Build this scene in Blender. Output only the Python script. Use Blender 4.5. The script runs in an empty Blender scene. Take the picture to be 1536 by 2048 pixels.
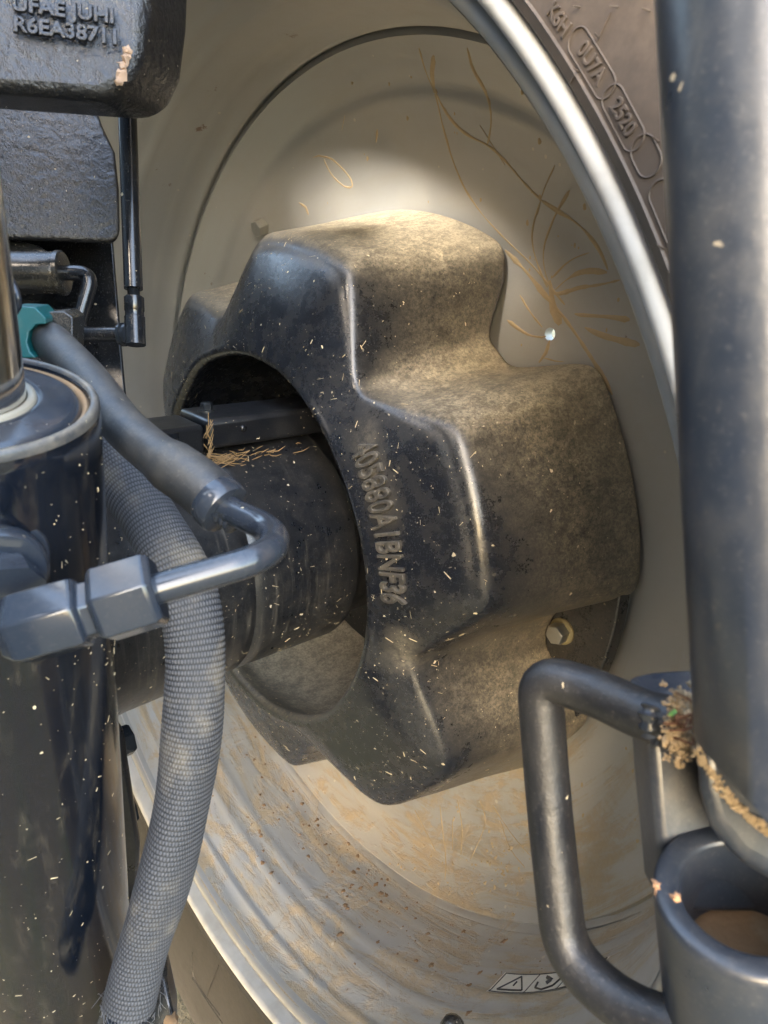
import bpy, bmesh, math, random
import numpy as np
from mathutils import Vector, Matrix
random.seed(7); rng = np.random.default_rng(7)
R_ = math.radians
scene = bpy.context.scene
COL = scene.collection

# ------------------------------------------------------------------ camera
CAM = np.array([-0.2676, -0.6159, 0.3056]); FPX = 1339.82
def cam_axes(y, p, r):
    cy, sy, cp, sp, cr, sr = math.cos(y), math.sin(y), math.cos(p), math.sin(p), math.cos(r), math.sin(r)
    F = np.array([sy*cp, cy*cp, -sp]); rt = np.array([cy, -sy, 0.]); up = np.cross(rt, F)
    return np.array([cr*rt+sr*up, -sr*rt+cr*up, F])
RC = cam_axes(.7266, .3629, .0508)
cam = bpy.data.cameras.new('camera'); camo = bpy.data.objects.new('camera', cam); COL.objects.link(camo)
cam.sensor_fit = 'VERTICAL'; cam.sensor_height = 36; cam.sensor_width = 27
cam.lens = 36*FPX/2048; cam.clip_start = .02; cam.clip_end = 2000
cam.dof.use_dof = True; cam.dof.focus_distance = .56; cam.dof.aperture_fstop = 17.0
m = Matrix.Identity(4)
for i in range(3):
    m[i][0], m[i][1], m[i][2], m[i][3] = RC[0][i], RC[1][i], -RC[2][i], CAM[i]
camo.matrix_world = m
scene.camera = camo

# ------------------------------------------------------------------ light
SUN_EL, SUN_AZ = R_(27), R_(22)          # azimuth from inboard (-X) towards the rear (-Y)
sdir = Vector((-math.cos(SUN_EL)*math.cos(SUN_AZ), -math.cos(SUN_EL)*math.sin(SUN_AZ), math.sin(SUN_EL)))
world = bpy.data.worlds.new('World'); scene.world = world; world.use_nodes = True
wn = world.node_tree; bg = wn.nodes['Background']
sky = wn.nodes.new('ShaderNodeTexSky'); sky.sky_type = 'NISHITA'; sky.sun_disc = False
sky.sun_elevation = SUN_EL; sky.sun_rotation = math.atan2(sdir.x, sdir.y); sky.dust_density = 3.0; sky.ozone_density = 0.0; sky.air_density = 1.3
wn.links.new(sky.outputs[0], bg.inputs[0]); bg.inputs[1].default_value = .15
sl = bpy.data.lights.new('sun', 'SUN'); sl.energy = 1.5; sl.angle = R_(10); sl.color = (1, .95, .86)
so = bpy.data.objects.new('sun', sl); COL.objects.link(so)
so.rotation_euler = sdir.to_track_quat('Z', 'Y').to_euler()
scene.view_settings.view_transform = 'Standard'; scene.view_settings.look = 'None'
scene.view_settings.exposure = 3.7; scene.view_settings.gamma = 1.0

# ------------------------------------------------------------------ helpers: placement
def ray(px, py): return np.array([(px-768)/FPX, -(py-1024)/FPX, 1.]) @ RC
def P(px, py, d): return CAM + d*ray(px, py)
def ring(x, r, th):
    t = R_(th); return np.array([x, -r*math.cos(t), r*math.sin(t)])
def hit(px, py, prof, t0=.2, t1=1.7):          # ray against a surface of revolution x(r) about the wheel axis
    d = ray(px, py); rr = [q[0] for q in prof]; xx = [q[1] for q in prof]; a = None
    for t in np.arange(t0, t1, .002):
        Q = CAM+t*d; r = math.hypot(Q[1], Q[2])
        if rr[0] <= r <= rr[-1] and Q[0] >= np.interp(r, rr, xx):
            for t in np.arange(t-.002, t+.0005, .0001):
                Q = CAM+t*d; r = math.hypot(Q[1], Q[2])
                if Q[0] >= np.interp(r, rr, xx): break
            return Q
    return None
# ------------------------------------------------------------------ helpers: objects
ORG = {}
def thing(name, label, cat, loc, group=None):
    o = bpy.data.objects.new(name, None); COL.objects.link(o); o.location = [float(v) for v in loc]
    o.empty_display_size = .05
    o['label'] = label; o['category'] = cat
    if group: o['group'] = group
    ORG[o] = np.array(loc, float); return o
def obj(name, vf, mat, parent=None, smooth=40, label=None, uv=None, sub=0):
    """vf = (verts in world metres, faces); links ONE mesh object under parent."""
    v, f = vf; v = np.asarray(v, float).reshape(-1, 3)
    org = ORG[parent] if parent is not None else v.mean(0)
    me = bpy.data.meshes.new(name); me.from_pydata([tuple(map(float, q)) for q in v-org], [], [tuple(map(int, q)) for q in f]); me.validate()
    bm = bmesh.new(); bm.from_mesh(me); bmesh.ops.recalc_face_normals(bm, faces=bm.faces); bm.to_mesh(me); bm.free()
    me.materials.append(mat)
    if smooth:
        me.shade_smooth()
        if smooth < 180: me.set_sharp_from_angle(angle=R_(smooth))
    o = bpy.data.objects.new(name, me); COL.objects.link(o)
    ORG[o] = org
    if parent is not None: o.parent = parent
    else: o.location = org
    if label: o['label'] = label
    if sub:
        s = o.modifiers.new('sub', 'SUBSURF'); s.levels = s.render_levels = sub
    return o
def tag(o, label, cat, group=None):
    o['label'] = label; o['category'] = cat
    if group: o['group'] = group
    return o
def bev(o, w, seg=2, ang=35):
    b = o.modifiers.new('bevel', 'BEVEL'); b.width = w; b.segments = seg; b.limit_method = 'ANGLE'; b.angle_limit = R_(ang); b.harden_normals = False
    return o
# ------------------------------------------------------------------ helpers: shapes
def join(*parts):
    V, F, n = [], [], 0
    for v, f in parts:
        v = np.asarray(v, float).reshape(-1, 3); V.append(v); F += [tuple(i+n for i in q) for q in f]; n += len(v)
    return np.concatenate(V), F
def grid_faces(n, m, wrap_m=True, wrap_n=False):
    F = []
    for i in range(n if wrap_n else n-1):
        for j in range(m if wrap_m else m-1):
            F.append((i*m+j, i*m+(j+1) % m, ((i+1) % n)*m+(j+1) % m, ((i+1) % n)*m+j))
    return F
def revolve(prof, n=256, closed=False, a0=0, a1=360):
    full = abs(a1-a0-360) < 1e-6
    th = np.radians(np.linspace(a0, a1, n, endpoint=not full)); V = []
    for x, r in prof: V.append(np.stack([np.full(n, x), -r*np.cos(th), r*np.sin(th)], 1))
    return np.concatenate(V), grid_faces(len(prof), n, full, closed)
def frame(u):
    u = np.array(u, float); u /= np.linalg.norm(u)
    a = np.cross(u, [0, 0, 1.]) if abs(u[2]) < .9 else np.cross(u, [1., 0, 0]); a /= np.linalg.norm(a)
    return u, a, np.cross(u, a)
def lathe(A, u, prof, n=48, rot=0., cap=True):   # prof: (distance along u, radius)
    A = np.array(A, float); u, a, b = frame(u); V = []
    t = np.linspace(0, 2*np.pi, n, endpoint=False)+rot
    for s, r in prof: V.append(A+s*u+r*(np.cos(t)[:, None]*a+np.sin(t)[:, None]*b))
    F = grid_faces(len(prof), n)
    if cap: F += [tuple(range(n))[::-1], tuple(range((len(prof)-1)*n, len(prof)*n))]
    return np.concatenate(V), F
def spline(pts, n):                               # Catmull-Rom, roughly even spacing
    p = np.array(pts, float); p = np.vstack([2*p[0]-p[1], p, 2*p[-1]-p[-2]]); out = []
    for i in range(1, len(p)-2):
        for t in np.linspace(0, 1, 40, endpoint=False):
            out.append(.5*((2*p[i])+(-p[i-1]+p[i+1])*t+(2*p[i-1]-5*p[i]+4*p[i+1]-p[i+2])*t*t+(-p[i-1]+3*p[i]-3*p[i+1]+p[i+2])*t**3))
    out.append(p[-2]); out = np.array(out)
    d = np.r_[0, np.cumsum(np.linalg.norm(np.diff(out, axis=0), axis=1))]
    s = np.linspace(0, d[-1], n)
    return np.stack([np.interp(s, d, out[:, k]) for k in range(3)], 1)
def rounded(pts, rad, seg=10):                    # straight bars with round bends
    p = np.array(pts, float); out = [p[0]]
    for i in range(1, len(p)-1):
        a = p[i-1]-p[i]; b = p[i+1]-p[i]; la, lb = np.linalg.norm(a), np.linalg.norm(b); a /= la; b /= lb
        k = min(rad, la*.49, lb*.49)
        for t in np.linspace(0, 1, seg): out.append((1-t)**2*(p[i]+a*k)+2*t*(1-t)*p[i]+t*t*(p[i]+b*k))
    out.append(p[-1]); return np.array(out)
def tube(path, rad, n=24, cap=True, frames=False):
    path = np.array(path, float); N = len(path)
    rad = np.full(N, rad) if np.isscalar(rad) else np.array(rad)
    T = np.gradient(path, axis=0); T /= np.linalg.norm(T, axis=1)[:, None]
    _, a, b = frame(T[0]); A, B = [a], [b]
    for i in range(1, N):
        a = A[-1]-T[i]*(A[-1]@T[i]); a /= np.linalg.norm(a); A.append(a); B.append(np.cross(T[i], a))
    t = np.linspace(0, 2*np.pi, n, endpoint=False); V = []
    for i in range(N): V.append(path[i]+rad[i]*(np.cos(t)[:, None]*A[i]+np.sin(t)[:, None]*B[i]))
    F = grid_faces(N, n)
    if cap: F += [tuple(range(n))[::-1], tuple(range((N-1)*n, N*n))]
    if frames: return np.array(A), np.array(B), T
    return np.concatenate(V), F
def prism(poly, off):                             # polygon (3D points) pushed along off
    p = np.array(poly, float); n = len(p); V = np.vstack([p, p+np.array(off)])
    F = [tuple(range(n))[::-1], tuple(range(n, 2*n))]+[(i, (i+1) % n, n+(i+1) % n, n+i) for i in range(n)]
    return V, F
def boxab(lo, hi):
    (a, b, c), (d, e, f) = lo, hi
    return prism([(a, b, c), (d, b, c), (d, e, c), (a, e, c)], (0, 0, f-c))
def hexhead(A, u, af, h, cham=.12, rot=0.):       # hexagon head with rounded crown
    r = af/2/math.cos(math.pi/6)
    return lathe(A, u, [(0, r), (h*(1-cham*1.2), r), (h, r*(1-cham*.9)), (h*1.005, r*.5)], 6, rot)
def text_vf(s, size, ext, fn, bevel=.0):
    cu = bpy.data.curves.new('t', 'FONT'); cu.body = s; cu.size = size; cu.extrude = ext; cu.bevel_depth = bevel; cu.bevel_resolution = 2
    cu.align_x = 'CENTER'; cu.align_y = 'CENTER'; cu.resolution_u = 6
    o = bpy.data.objects.new('t', cu); COL.objects.link(o); bpy.context.view_layer.update()
    me = bpy.data.meshes.new_from_object(o.evaluated_get(bpy.context.evaluated_depsgraph_get()))
    v = np.array([q.co[:] for q in me.vertices]); f = [tuple(p.vertices) for p in me.polygons]
    COL.objects.unlink(o); bpy.data.objects.remove(o); bpy.data.curves.remove(cu); bpy.data.meshes.remove(me)
    return np.array([fn(*q) for q in v]), f

# ------------------------------------------------------------------ materials
class NT:
    def __init__(s, name):
        s.m = bpy.data.materials.new(name); s.m.use_nodes = True; s.t = s.m.node_tree; s.b = s.t.nodes['Principled BSDF']
        s.co = s.t.nodes.new('ShaderNodeTexCoord').outputs['Object']
    def put(s, sock, v):
        if isinstance(v, bpy.types.NodeSocket): s.t.links.new(v, sock)
        elif isinstance(v, tuple) and len(v) == 3 and len(sock.default_value) == 4: sock.default_value = (*v, 1)
        else: sock.default_value = v
    def noise(s, scale, detail=4, rough=.55, vec=None, dist=0):
        n = s.t.nodes.new('ShaderNodeTexNoise'); n.inputs['Scale'].default_value = scale; n.inputs['Detail'].default_value = detail
        n.inputs['Roughness'].default_value = rough; n.inputs['Distortion'].default_value = dist
        s.t.links.new(vec or s.co, n.inputs['Vector']); return n.outputs['Fac']
    def voro(s, scale, vec=None, rnd=1):
        n = s.t.nodes.new('ShaderNodeTexVoronoi'); n.inputs['Scale'].default_value = scale; n.inputs['Randomness'].default_value = rnd
        s.t.links.new(vec or s.co, n.inputs['Vector']); return n.outputs['Distance'], n.outputs['Color']
    def scale(s, v, vec=None):
        n = s.t.nodes.new('ShaderNodeMapping'); n.inputs['Scale'].default_value = v; s.t.links.new(vec or s.co, n.inputs['Vector']); return n.outputs[0]
    def ramp(s, x, a, b, lo=0., hi=1.):
        n = s.t.nodes.new('ShaderNodeMapRange'); n.interpolation_type = 'SMOOTHSTEP'
        s.put(n.inputs[0], x); n.inputs[1].default_value = a; n.inputs[2].default_value = b; n.inputs[3].default_value = lo; n.inputs[4].default_value = hi
        return n.outputs[0]
    def math(s, op, a, b=0., clamp=False):
        n = s.t.nodes.new('ShaderNodeMath'); n.operation = op; n.use_clamp = clamp; s.put(n.inputs[0], a); s.put(n.inputs[1], b); return n.outputs[0]
    def mix(s, fac, a, b):
        n = s.t.nodes.new('ShaderNodeMix'); n.data_type = 'RGBA'; s.put(n.inputs[0], fac); s.put(n.inputs[6], a); s.put(n.inputs[7], b); return n.outputs[2]
    def attr(s, name):
        n = s.t.nodes.new('ShaderNodeAttribute'); n.attribute_name = name; return n
    def normz(s):
        g = s.t.nodes.new('ShaderNodeNewGeometry'); x = s.t.nodes.new('ShaderNodeSeparateXYZ'); s.t.links.new(g.outputs['Normal'], x.inputs[0]); return x.outputs['Z']
    def xyz(s):
        x = s.t.nodes.new('ShaderNodeSeparateXYZ'); s.t.links.new(s.co, x.inputs[0]); return x.outputs
    def bump(s, h, strength=.3, dist=.001, prev=None):
        n = s.t.nodes.new('ShaderNodeBump'); n.inputs['Strength'].default_value = strength; n.inputs['Distance'].default_value = dist
        s.put(n.inputs['Height'], h)
        if prev is not None: s.t.links.new(prev, n.inputs['Normal'])
        s.t.links.new(n.outputs[0], s.b.inputs['Normal']); return n.outputs[0]
    def out(s, col, rough, metal=0., spec=None, coat=0., coatr=.1):
        s.put(s.b.inputs['Base Color'], col); s.put(s.b.inputs['Roughness'], rough); s.put(s.b.inputs['Metallic'], metal)
        if spec is not None: s.b.inputs['Specular IOR Level'].default_value = spec
        if coat: s.put(s.b.inputs['Coat Weight'], coat); s.put(s.b.inputs['Coat Roughness'], coatr)
        return s.m
DUST = (.47, .40, .285); DUST2 = (.58, .485, .335); CHAFF = (.72, .60, .40)

def black_paint(name, base=(.012, .015, .021), rough=.22, dust=.25, speck=.8, castb=.12, casts=60, up=.25, speck_scale=95, attr=False, film=.06, dustcol=None, blotch=7, grainamt=.10, streak=None, streakamt=0.):
    t = NT(name)
    n1 = t.noise(blotch, 5, .6); n2 = t.noise(320, 5, .7, dist=.8); n3 = t.noise(55, 6, .7)
    n4 = t.noise(75, 9, .84, t.scale((.7, 1, 1)), .1)
    mott = t.math('MULTIPLY', t.ramp(n4, .34, .66, .25, .92), t.ramp(n2, .32, .64, .35, 1.))
    amt = t.math('MULTIPLY', t.ramp(n1, .42, .72), dust)
    amt = t.math('ADD', amt, t.math('MULTIPLY', t.ramp(t.normz(), .25, 1.), up))
    if attr: amt = t.math('ADD', amt, t.attr('dust').outputs['Fac'])
    mask = t.math('MULTIPLY', amt, t.math('ADD', mott, t.math('MULTIPLY', amt, .15)), True)
    mask = t.math('ADD', mask, t.math('MULTIPLY', t.ramp(n3, .3, .8), film), True)
    nz_ = t.t.nodes.new('ShaderNodeTexNoise'); nz_.inputs['Scale'].default_value = 130; nz_.inputs['Detail'].default_value = 3; t.t.links.new(t.co, nz_.inputs['Vector'])
    vm = t.t.nodes.new('ShaderNodeVectorMath'); vm.operation = 'MULTIPLY_ADD'; t.t.links.new(nz_.outputs['Color'], vm.inputs[0]); vm.inputs[1].default_value = (.009, .009, .009); t.t.links.new(t.co, vm.inputs[2]); wv = vm.outputs[0]
    if streak:
        stn = t.noise(1, 6, .7, t.scale(streak), .3); mask = t.math('ADD', mask, t.math('MULTIPLY', t.math('MULTIPLY', t.ramp(stn, .50, .74), t.ramp(t.noise(11, 3), .35, .6)), streakamt), True)
    d, c = t.voro(speck_scale, wv); cs = t.t.nodes.new('ShaderNodeSeparateColor'); t.t.links.new(c, cs.inputs[0])
    rad = t.math('MULTIPLY', t.ramp(cs.outputs[1], .2, 1), .16)
    sp = t.math('MULTIPLY', t.math('GREATER_THAN', rad, d), t.math('GREATER_THAN', cs.outputs[0], 1-.30*speck))
    sp = t.math('MULTIPLY', sp, t.ramp(t.noise(9, 3), .38, .55))
    d2, c2 = t.voro(speck_scale*2.6, wv); cs2 = t.t.nodes.new('ShaderNodeSeparateColor'); t.t.links.new(c2, cs2.inputs[0])
    sp2 = t.math('MULTIPLY', t.math('LESS_THAN', d2, .15), t.math('GREATER_THAN', cs2.outputs[0], 1-.22*speck))
    sp2 = t.math('MULTIPLY', sp2, t.ramp(t.noise(14, 3), .42, .6))
    sp = t.math('MAXIMUM', sp, t.math('MULTIPLY', sp2, .7))
    col = t.mix(mask, base, t.mix(n3, dustcol or DUST, DUST2))
    grain = t.math('MULTIPLY', t.ramp(t.noise(700, 3, .6), .56, .70), grainamt)
    col = t.mix(grain, col, (.30, .28, .25))
    col = t.mix(sp, col, CHAFF)
    r = t.math('ADD', rough, t.math('MULTIPLY', t.math('MAXIMUM', mask, sp), .9), True)
    r = t.math('ADD', r, t.math('MULTIPLY', t.ramp(n3, .3, .8), .10), True)
    p = t.bump(t.noise(casts, 6, .62), castb, .004)
    t.bump(t.math('ADD', mask, t.math('MULTIPLY', sp, 1.5)), .35, .0006, p)
    return t.out(col, r, 0, .75)

M = {}
M['weight'] = black_paint('cast_weight_paint', (.0065, .0088, .0145), .22, .0, 1.0, .10, 45, .22, 100, attr=True, film=.03, grainamt=.13)
M['cast'] = black_paint('rough_cast_paint', (.0030, .0045, .008), .17, .04, .4, .65, 130, .05, 120, film=.012)
M['housing'] = black_paint('housing_paint', (.006, .0078, .012), .26, .10, .9, .15, 40, .05, 110, film=.03, dustcol=(.22, .22, .215), streak=(90, 7, 7), streakamt=.22)
M['paint'] = black_paint('gloss_black_paint', (.0055, .0075, .012), .13, .06, .45, .05, 40, .05, 110, film=.012)
M['cyl'] = black_paint('cylinder_paint', (.0035, .0060, .012), .10, .015, .35, .03, 30, .02, 150, film=.002, grainamt=.01, streak=(110, 110, 6), streakamt=.10)
M['fit'] = black_paint('fitting_paint', (.019, .026, .039), .11, .03, .25, .03, 60, .04, 120, film=.02, dustcol=(.20, .22, .26), grainamt=.03)
M['post'] = black_paint('post_paint', (.015, .022, .036), .27, .10, .4, .10, 35, .03, 60, film=.045, dustcol=(.14, .165, .20), blotch=16, streak=(60, 60, 5), streakamt=.12)
M['cover'] = black_paint('cover_paint', (.0045, .006, .010), .30, .03, .9, .06, 60, .02, 110, film=.012)
M['handle'] = black_paint('handle_paint', (.003, .0048, .009), .42, .03, .2, .22, 90, .03, 110, film=.02)
M['hose'] = black_paint('hose_rubber', (.014, .017, .022), .40, .12, .5, .08, 200, .10, 120, film=.07, dustcol=(.20, .20, .21))
M['plast'] = black_paint('black_plastic', (.006, .007, .008), .18, .08, .4, .06, 90, .08, 130, film=.02)

def mat_rim(name, streak=True, light=1.0, metal=.55):
    t = NT(name); a = t.attr('pol').outputs['Vector']
    base = tuple(c*light for c in (.43, .425, .408))
    n1 = t.noise(6, 6, .62); n2 = t.noise(70, 6, .68, dist=.5); n3 = t.noise(260, 4, .65)
    z = t.xyz()[2]; film = t.math('MULTIPLY', t.ramp(n1, .25, .75), t.ramp(z, 1.1, .60, .55, .95))
    film = t.math('MULTIPLY', film, t.ramp(n2, .25, .7, .35, 1))
    col = t.mix(t.math('MULTIPLY', film, .75), base, (.42, .382, .312))
    low = t.ramp(z, .97, .62)                                     # mud thrown up and settled in the lower half of the rim
    st = t.noise(1, 7, .66, t.scale((9, 40, 1), a), .7)            # streaks that run round the barrel
    pt = t.noise(13, 7, .66, dist=1.2)
    mud = t.math('MULTIPLY', t.ramp(t.math('ADD', t.math('MULTIPLY', st, .5), t.math('MULTIPLY', pt, .5)), .465, .575), low)
    mud = t.math('MULTIPLY', mud, t.ramp(n2, .30, .55, .35, 1))
    smear = t.math('MULTIPLY', t.ramp(st, .42, .72), t.math('ADD', t.math('MULTIPLY', low, 1.0), .15))
    col = t.mix(t.math('MULTIPLY', smear, .8), col, (.40, .33, .215))
    col = t.mix(t.math('MULTIPLY', mud, .85), col, t.mix(n3, (.34, .25, .15), (.48, .39, .265)))
    d, c = t.voro(60); cs = t.t.nodes.new('ShaderNodeSeparateColor'); t.t.links.new(c, cs.inputs[0])
    sp = t.math('MULTIPLY', t.math('GREATER_THAN', t.math('MULTIPLY', cs.outputs[1], .14), d), t.math('GREATER_THAN', cs.outputs[0], .78))
    col = t.mix(t.math('MULTIPLY', sp, .7), col, (.58, .53, .42))
    rust = t.math('MULTIPLY', t.ramp(t.noise(22, 7, .7), .66, .70), t.ramp(t.noise(4, 2), .5, .6))
    col = t.mix(t.math('MULTIPLY', rust, .75), col, (.17, .085, .045))
    mm = t.math('MAXIMUM', mud, t.math('MAXIMUM', sp, film))
    r = t.math('ADD', .47, t.math('MULTIPLY', mm, .45), True)
    p = t.bump(t.noise(9, 3), .06, .006)
    t.bump(t.math('ADD', mud, t.math('MULTIPLY', n3, .25)), .5, .0012, p)
    return t.out(col, r, t.math('MULTIPLY', t.math('SUBTRACT', 1., mm, True), metal), .45)
M['rim'] = mat_rim('rim_silver_paint')
def simple(name, col, rough, metal=0., bs=80, b=.1, var=.35, dust=.2):
    t = NT(name); n = t.noise(bs, 5, .6); k = t.noise(bs*.25, 5, .6)
    c = t.mix(t.math('MULTIPLY', n, var), col, tuple(q*.55 for q in col))
    c = t.mix(t.math('MULTIPLY', t.ramp(k, .5, .75), dust), c, DUST)
    t.bump(n, b, .0008); return t.out(c, t.math('ADD', rough, t.math('MULTIPLY', t.ramp(k, .45, .75), .25), True), metal)
def mat_flange():
    t = NT('flange_bare_paint'); n = t.noise(35, 5, .6)
    col = t.mix(t.math('MULTIPLY', t.ramp(n, .4, .7), .5), (.40, .40, .39), (.28, .27, .24))
    t.bump(t.noise(120, 4), .12, .001); return t.out(col, t.math('ADD', .58, t.math('MULTIPLY', n, .2)), 0., .35)
M['flange'] = mat_flange()
M['flangelip'] = simple('flange_lip_paint', (.30, .30, .29), .45, .2, 90, .15, .4, .25)
def mat_tyre():
    t = NT('tyre_rubber'); n1 = t.noise(9, 6, .6); n2 = t.noise(160, 5, .65)
    d = t.math('MULTIPLY', t.ramp(n1, .3, .7), t.ramp(n2, .3, .7, .5, 1))
    k = t.ramp(t.xyz()[2], .55, 1.15, .03, .9); col = t.mix(t.math('MULTIPLY', k, t.math('ADD', .30, t.math('MULTIPLY', d, .7))), (.022, .020, .019), (.165, .128, .102))  # k also paints shade: rubber colour darker and less dusty towards the bottom
    t.bump(n2, .25, .0006); return t.out(col, t.math('ADD', .52, t.math('MULTIPLY', d, .25)), 0, .4)
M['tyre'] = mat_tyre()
M['chrome'] = simple('chrome', (.72, .71, .68), .10, 1., 60, .02, .1, .05)
M['steel'] = simple('zinc_steel', (.52, .51, .47), .34, .9, 150, .08, .3, .35)
M['washer'] = simple('dusty_washer', (.45, .38, .22), .5, .6, 150, .1, .4, .5)
M['darkbolt'] = simple('black_bolt', (.02, .024, .03), .22, 0., 150, .1, .3, .15)
M['teal'] = simple('teal_plastic', (.006, .095, .10), .35, 0., 150, .05, .3, .12)
M['mudstreak'] = simple('dried_mud', (.50, .38, .225), .9, 0., 220, .6, .45, .3)
M['mudthick'] = simple('brown_mud', (.27, .165, .085), .92, 0., 260, .9, .6, .3)
M['straw'] = simple('dry_straw', (.40, .25, .11), .7, 0., 300, .3, .6, .1)
M['chaff'] = simple('pale_chaff', (.72, .58, .36), .75, 0., 300, .3, .5, .1)
M['leaf'] = simple('fresh_leaf', (.12, .30, .06), .5, 0., 300, .1, .3, 0)
M['decal'] = simple('decal_white', (.74, .70, .60), .45, 0., 90, .05, .25, .35)
M['decalink'] = simple('decal_ink', (.035, .03, .028), .5, 0., 90, .05, .3, .2)
M['capring'] = black_paint('cap_ring_paint', (.019, .026, .039), .3, .5, .5, .1, 60, .25, 110, film=.15)
M['rustring'] = simple('rusty_ring', (.30, .19, .10), .7, .1, 90, .4, .6, .6)
M['seal'] = simple('dirty_seal', (.36, .33, .27), .55, .2, 120, .2, .5, .5)
def mat_sleeve():
    t = NT('woven_sleeve'); n = t.noise(500, 3); k = t.noise(30, 5)
    c = t.mix(t.ramp(t.attr('weave').outputs['Fac'], .0, 1.), (.022, .024, .029), (.100, .105, .120))
    c = t.mix(t.math('MULTIPLY', t.ramp(k, .5, .75), .25), c, DUST)
    t.bump(n, .3, .0005); return t.out(c, .62, 0, .5)
M['sleeve'] = mat_sleeve()
def mat_ground():
    t = NT('field_ground'); n = t.noise(3, 8, .7); k = t.noise(40, 6, .7)
    c = t.mix(t.ramp(n, .45, .6), (.05, .042, .026), (.032, .044, .014)); c = t.mix(t.math('MULTIPLY', k, .5), c, (.065, .055, .034))
    t.bump(k, 1., .03); return t.out(c, .95)
M['ground'] = mat_ground()

# ------------------------------------------------------------------ ground
g = obj('ground', ([(-300, -300, -.975), (300, -300, -.975), (300, 300, -.955), (-300, 300, -.975)], [(0, 1, 2, 3)]), M['ground'], smooth=0)
g['kind'] = 'structure'

# ------------------------------------------------------------------ unseen blocks standing in for the tractor body, added to shade the wheel
body = thing('shade_blocks', 'plain dark blocks out of view, added in place of the tractor body to shade the wheel', 'shade block', (-1.1, .3, -.4))
for nm, lo, hi in (('main_shade_block', (-.97, -.60, -.40), (-.85, 1.3, .92)), ('upper_shade_block', (-.96, -.345, .93), (-.84, 1.3, 1.7)), 
                   ('front_shade_block', (-.84, 1.12, -.45), (-.10, 1.3, .8)), ('lintel_shade_block', (-.95, -.595, 1.20), (-.85, -.35, 1.55)), ('rear_shade_block', (-.96, -1.05, .29), (-.86, -.61, .955)), ('rear_upper_shade_block', (-.95, -1.05, .965), (-.85, -.60, 1.55)), ('rear_lower_shade_block', (-.96, -1.05, -.40), (-.86, -.61, .285))):
    bev(obj(nm, boxab(lo, hi), M['housing'], body, 30), .01, 2)  # gap left between the added blocks lets one patch of sun through

# ------------------------------------------------------------------ rear wheel
BOWL = [(.115, .292), (.335, .292), (.347, .2908), (.360, .2890), (.385, .2850), (.410, .2795), (.435, .2710), (.455, .2615), (.462, .2560), (.466, .2562), (.475, .2485), (.490, .2360), (.499, .2265), (.503, .222)]
wheel = thing('wheel_assembly', 'large dusty silver tractor wheel seen from its inner side, around the black weight', 'wheel', (.2, 0, -.95))
def pol_attr(o, prof, n):
    s = np.r_[0, np.cumsum(np.hypot(np.diff([q[0] for q in prof]), np.diff([q[1] for q in prof])))]
    th = np.linspace(0, 2*np.pi, n, endpoint=False)
    dat = np.zeros((len(prof)*n, 3), np.float32)
    for i in range(len(prof)): dat[i*n:(i+1)*n] = np.stack([np.cos(th)*.5, np.full(n, s[i]), np.sin(th)*.5], 1)
    a = o.data.attributes.new('pol', 'FLOAT_VECTOR', 'POINT'); a.data.foreach_set('vector', dat.ravel())
def dens(prof, step=.006):
    out = [prof[0]]
    for a, b in zip(prof[:-1], prof[1:]):
        k = max(1, int(math.hypot(b[0]-a[0], b[1]-a[1])/step))
        out += [(a[0]+(b[0]-a[0])*j/k, a[1]+(b[1]-a[1])*j/k) for j in range(1, k+1)]
    return out
NW = 360
# barrel: lip, bead seat, hump, well, small ridges, crease where the disc is welded in, then on to the outboard side
barrel = [(.0225, .5356), (.030, .53435), (.048, .5335), (.052, .5315), (.056, .5300), (.060, .5312), (.064, .5300),
          (.078, .5245), (.094, .5215), (.099, .5185), (.104, .5190), (.120, .5178), (.125, .5152), (.132, .5166), (.160, .5155), (.178, .5150), (.184, .5138), (.190, .5145), (.206, .5125), (.212, .5100),
          (.2160, .5085), (.2180, .5088), (.2192, .5110), (.2195, .5165), (.245, .5165), (.33, .515), (.40, .530), (.45, .545)]
rim = obj('rim_barrel', revolve(dens(barrel), NW), M['rim'], wheel, 50); pol_attr(rim, dens(barrel), NW)
disc_prof = [(x, r) for r, x in BOWL][::-1]
dprof = dens([(.245, .5135), (.2275, .5125), (.2245, .5110), (.2232, .5085), (.2228, .5050)]+[q for q in disc_prof if q[1] > .3465], .006)
disc = obj('wheel_disc', revolve(dprof, NW), M['rim'], wheel, 60); pol_attr(disc, dprof, NW)
# flat centre of the disc, with real holes cut through it
def flat_disc():
    cu = bpy.data.curves.new('d', 'CURVE'); cu.dimensions = '2D'; cu.fill_mode = 'BOTH'; cu.extrude = .006; cu.resolution_u = 12
    def circ(cx, cy, r, n):
        s = cu.splines.new('POLY'); s.points.add(n-1); s.use_cyclic_u = True
        for i in range(n):
            a = 2*math.pi*i/n; s.points[i].co = (cx+r*math.cos(a), cy+r*math.sin(a), 0, 1)
    circ(0, 0, .3475, 240); circ(0, 0, .16, 90)
    for a in (48.6, 168.6, 288.6): circ(.3249*math.cos(R_(a)), .3249*math.sin(R_(a)), .0062, 28)
    o = bpy.data.objects.new('d', cu); COL.objects.link(o); bpy.context.view_layer.update()
    me = bpy.data.meshes.new_from_object(o.evaluated_get(bpy.context.evaluated_depsgraph_get()))
    v = np.array([(q.co.z+.298, -q.co.x, q.co.y) for q in me.vertices]); f = [tuple(p.vertices) for p in me.polygons]
    COL.objects.unlink(o); bpy.data.objects.remove(o); bpy.data.curves.remove(cu); bpy.data.meshes.remove(me); return v, f
cen = obj('disc_centre', flat_disc(), M['rim'], wheel, 40)
a = cen.data.attributes.new('pol', 'FLOAT_VECTOR', 'POINT')
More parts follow.
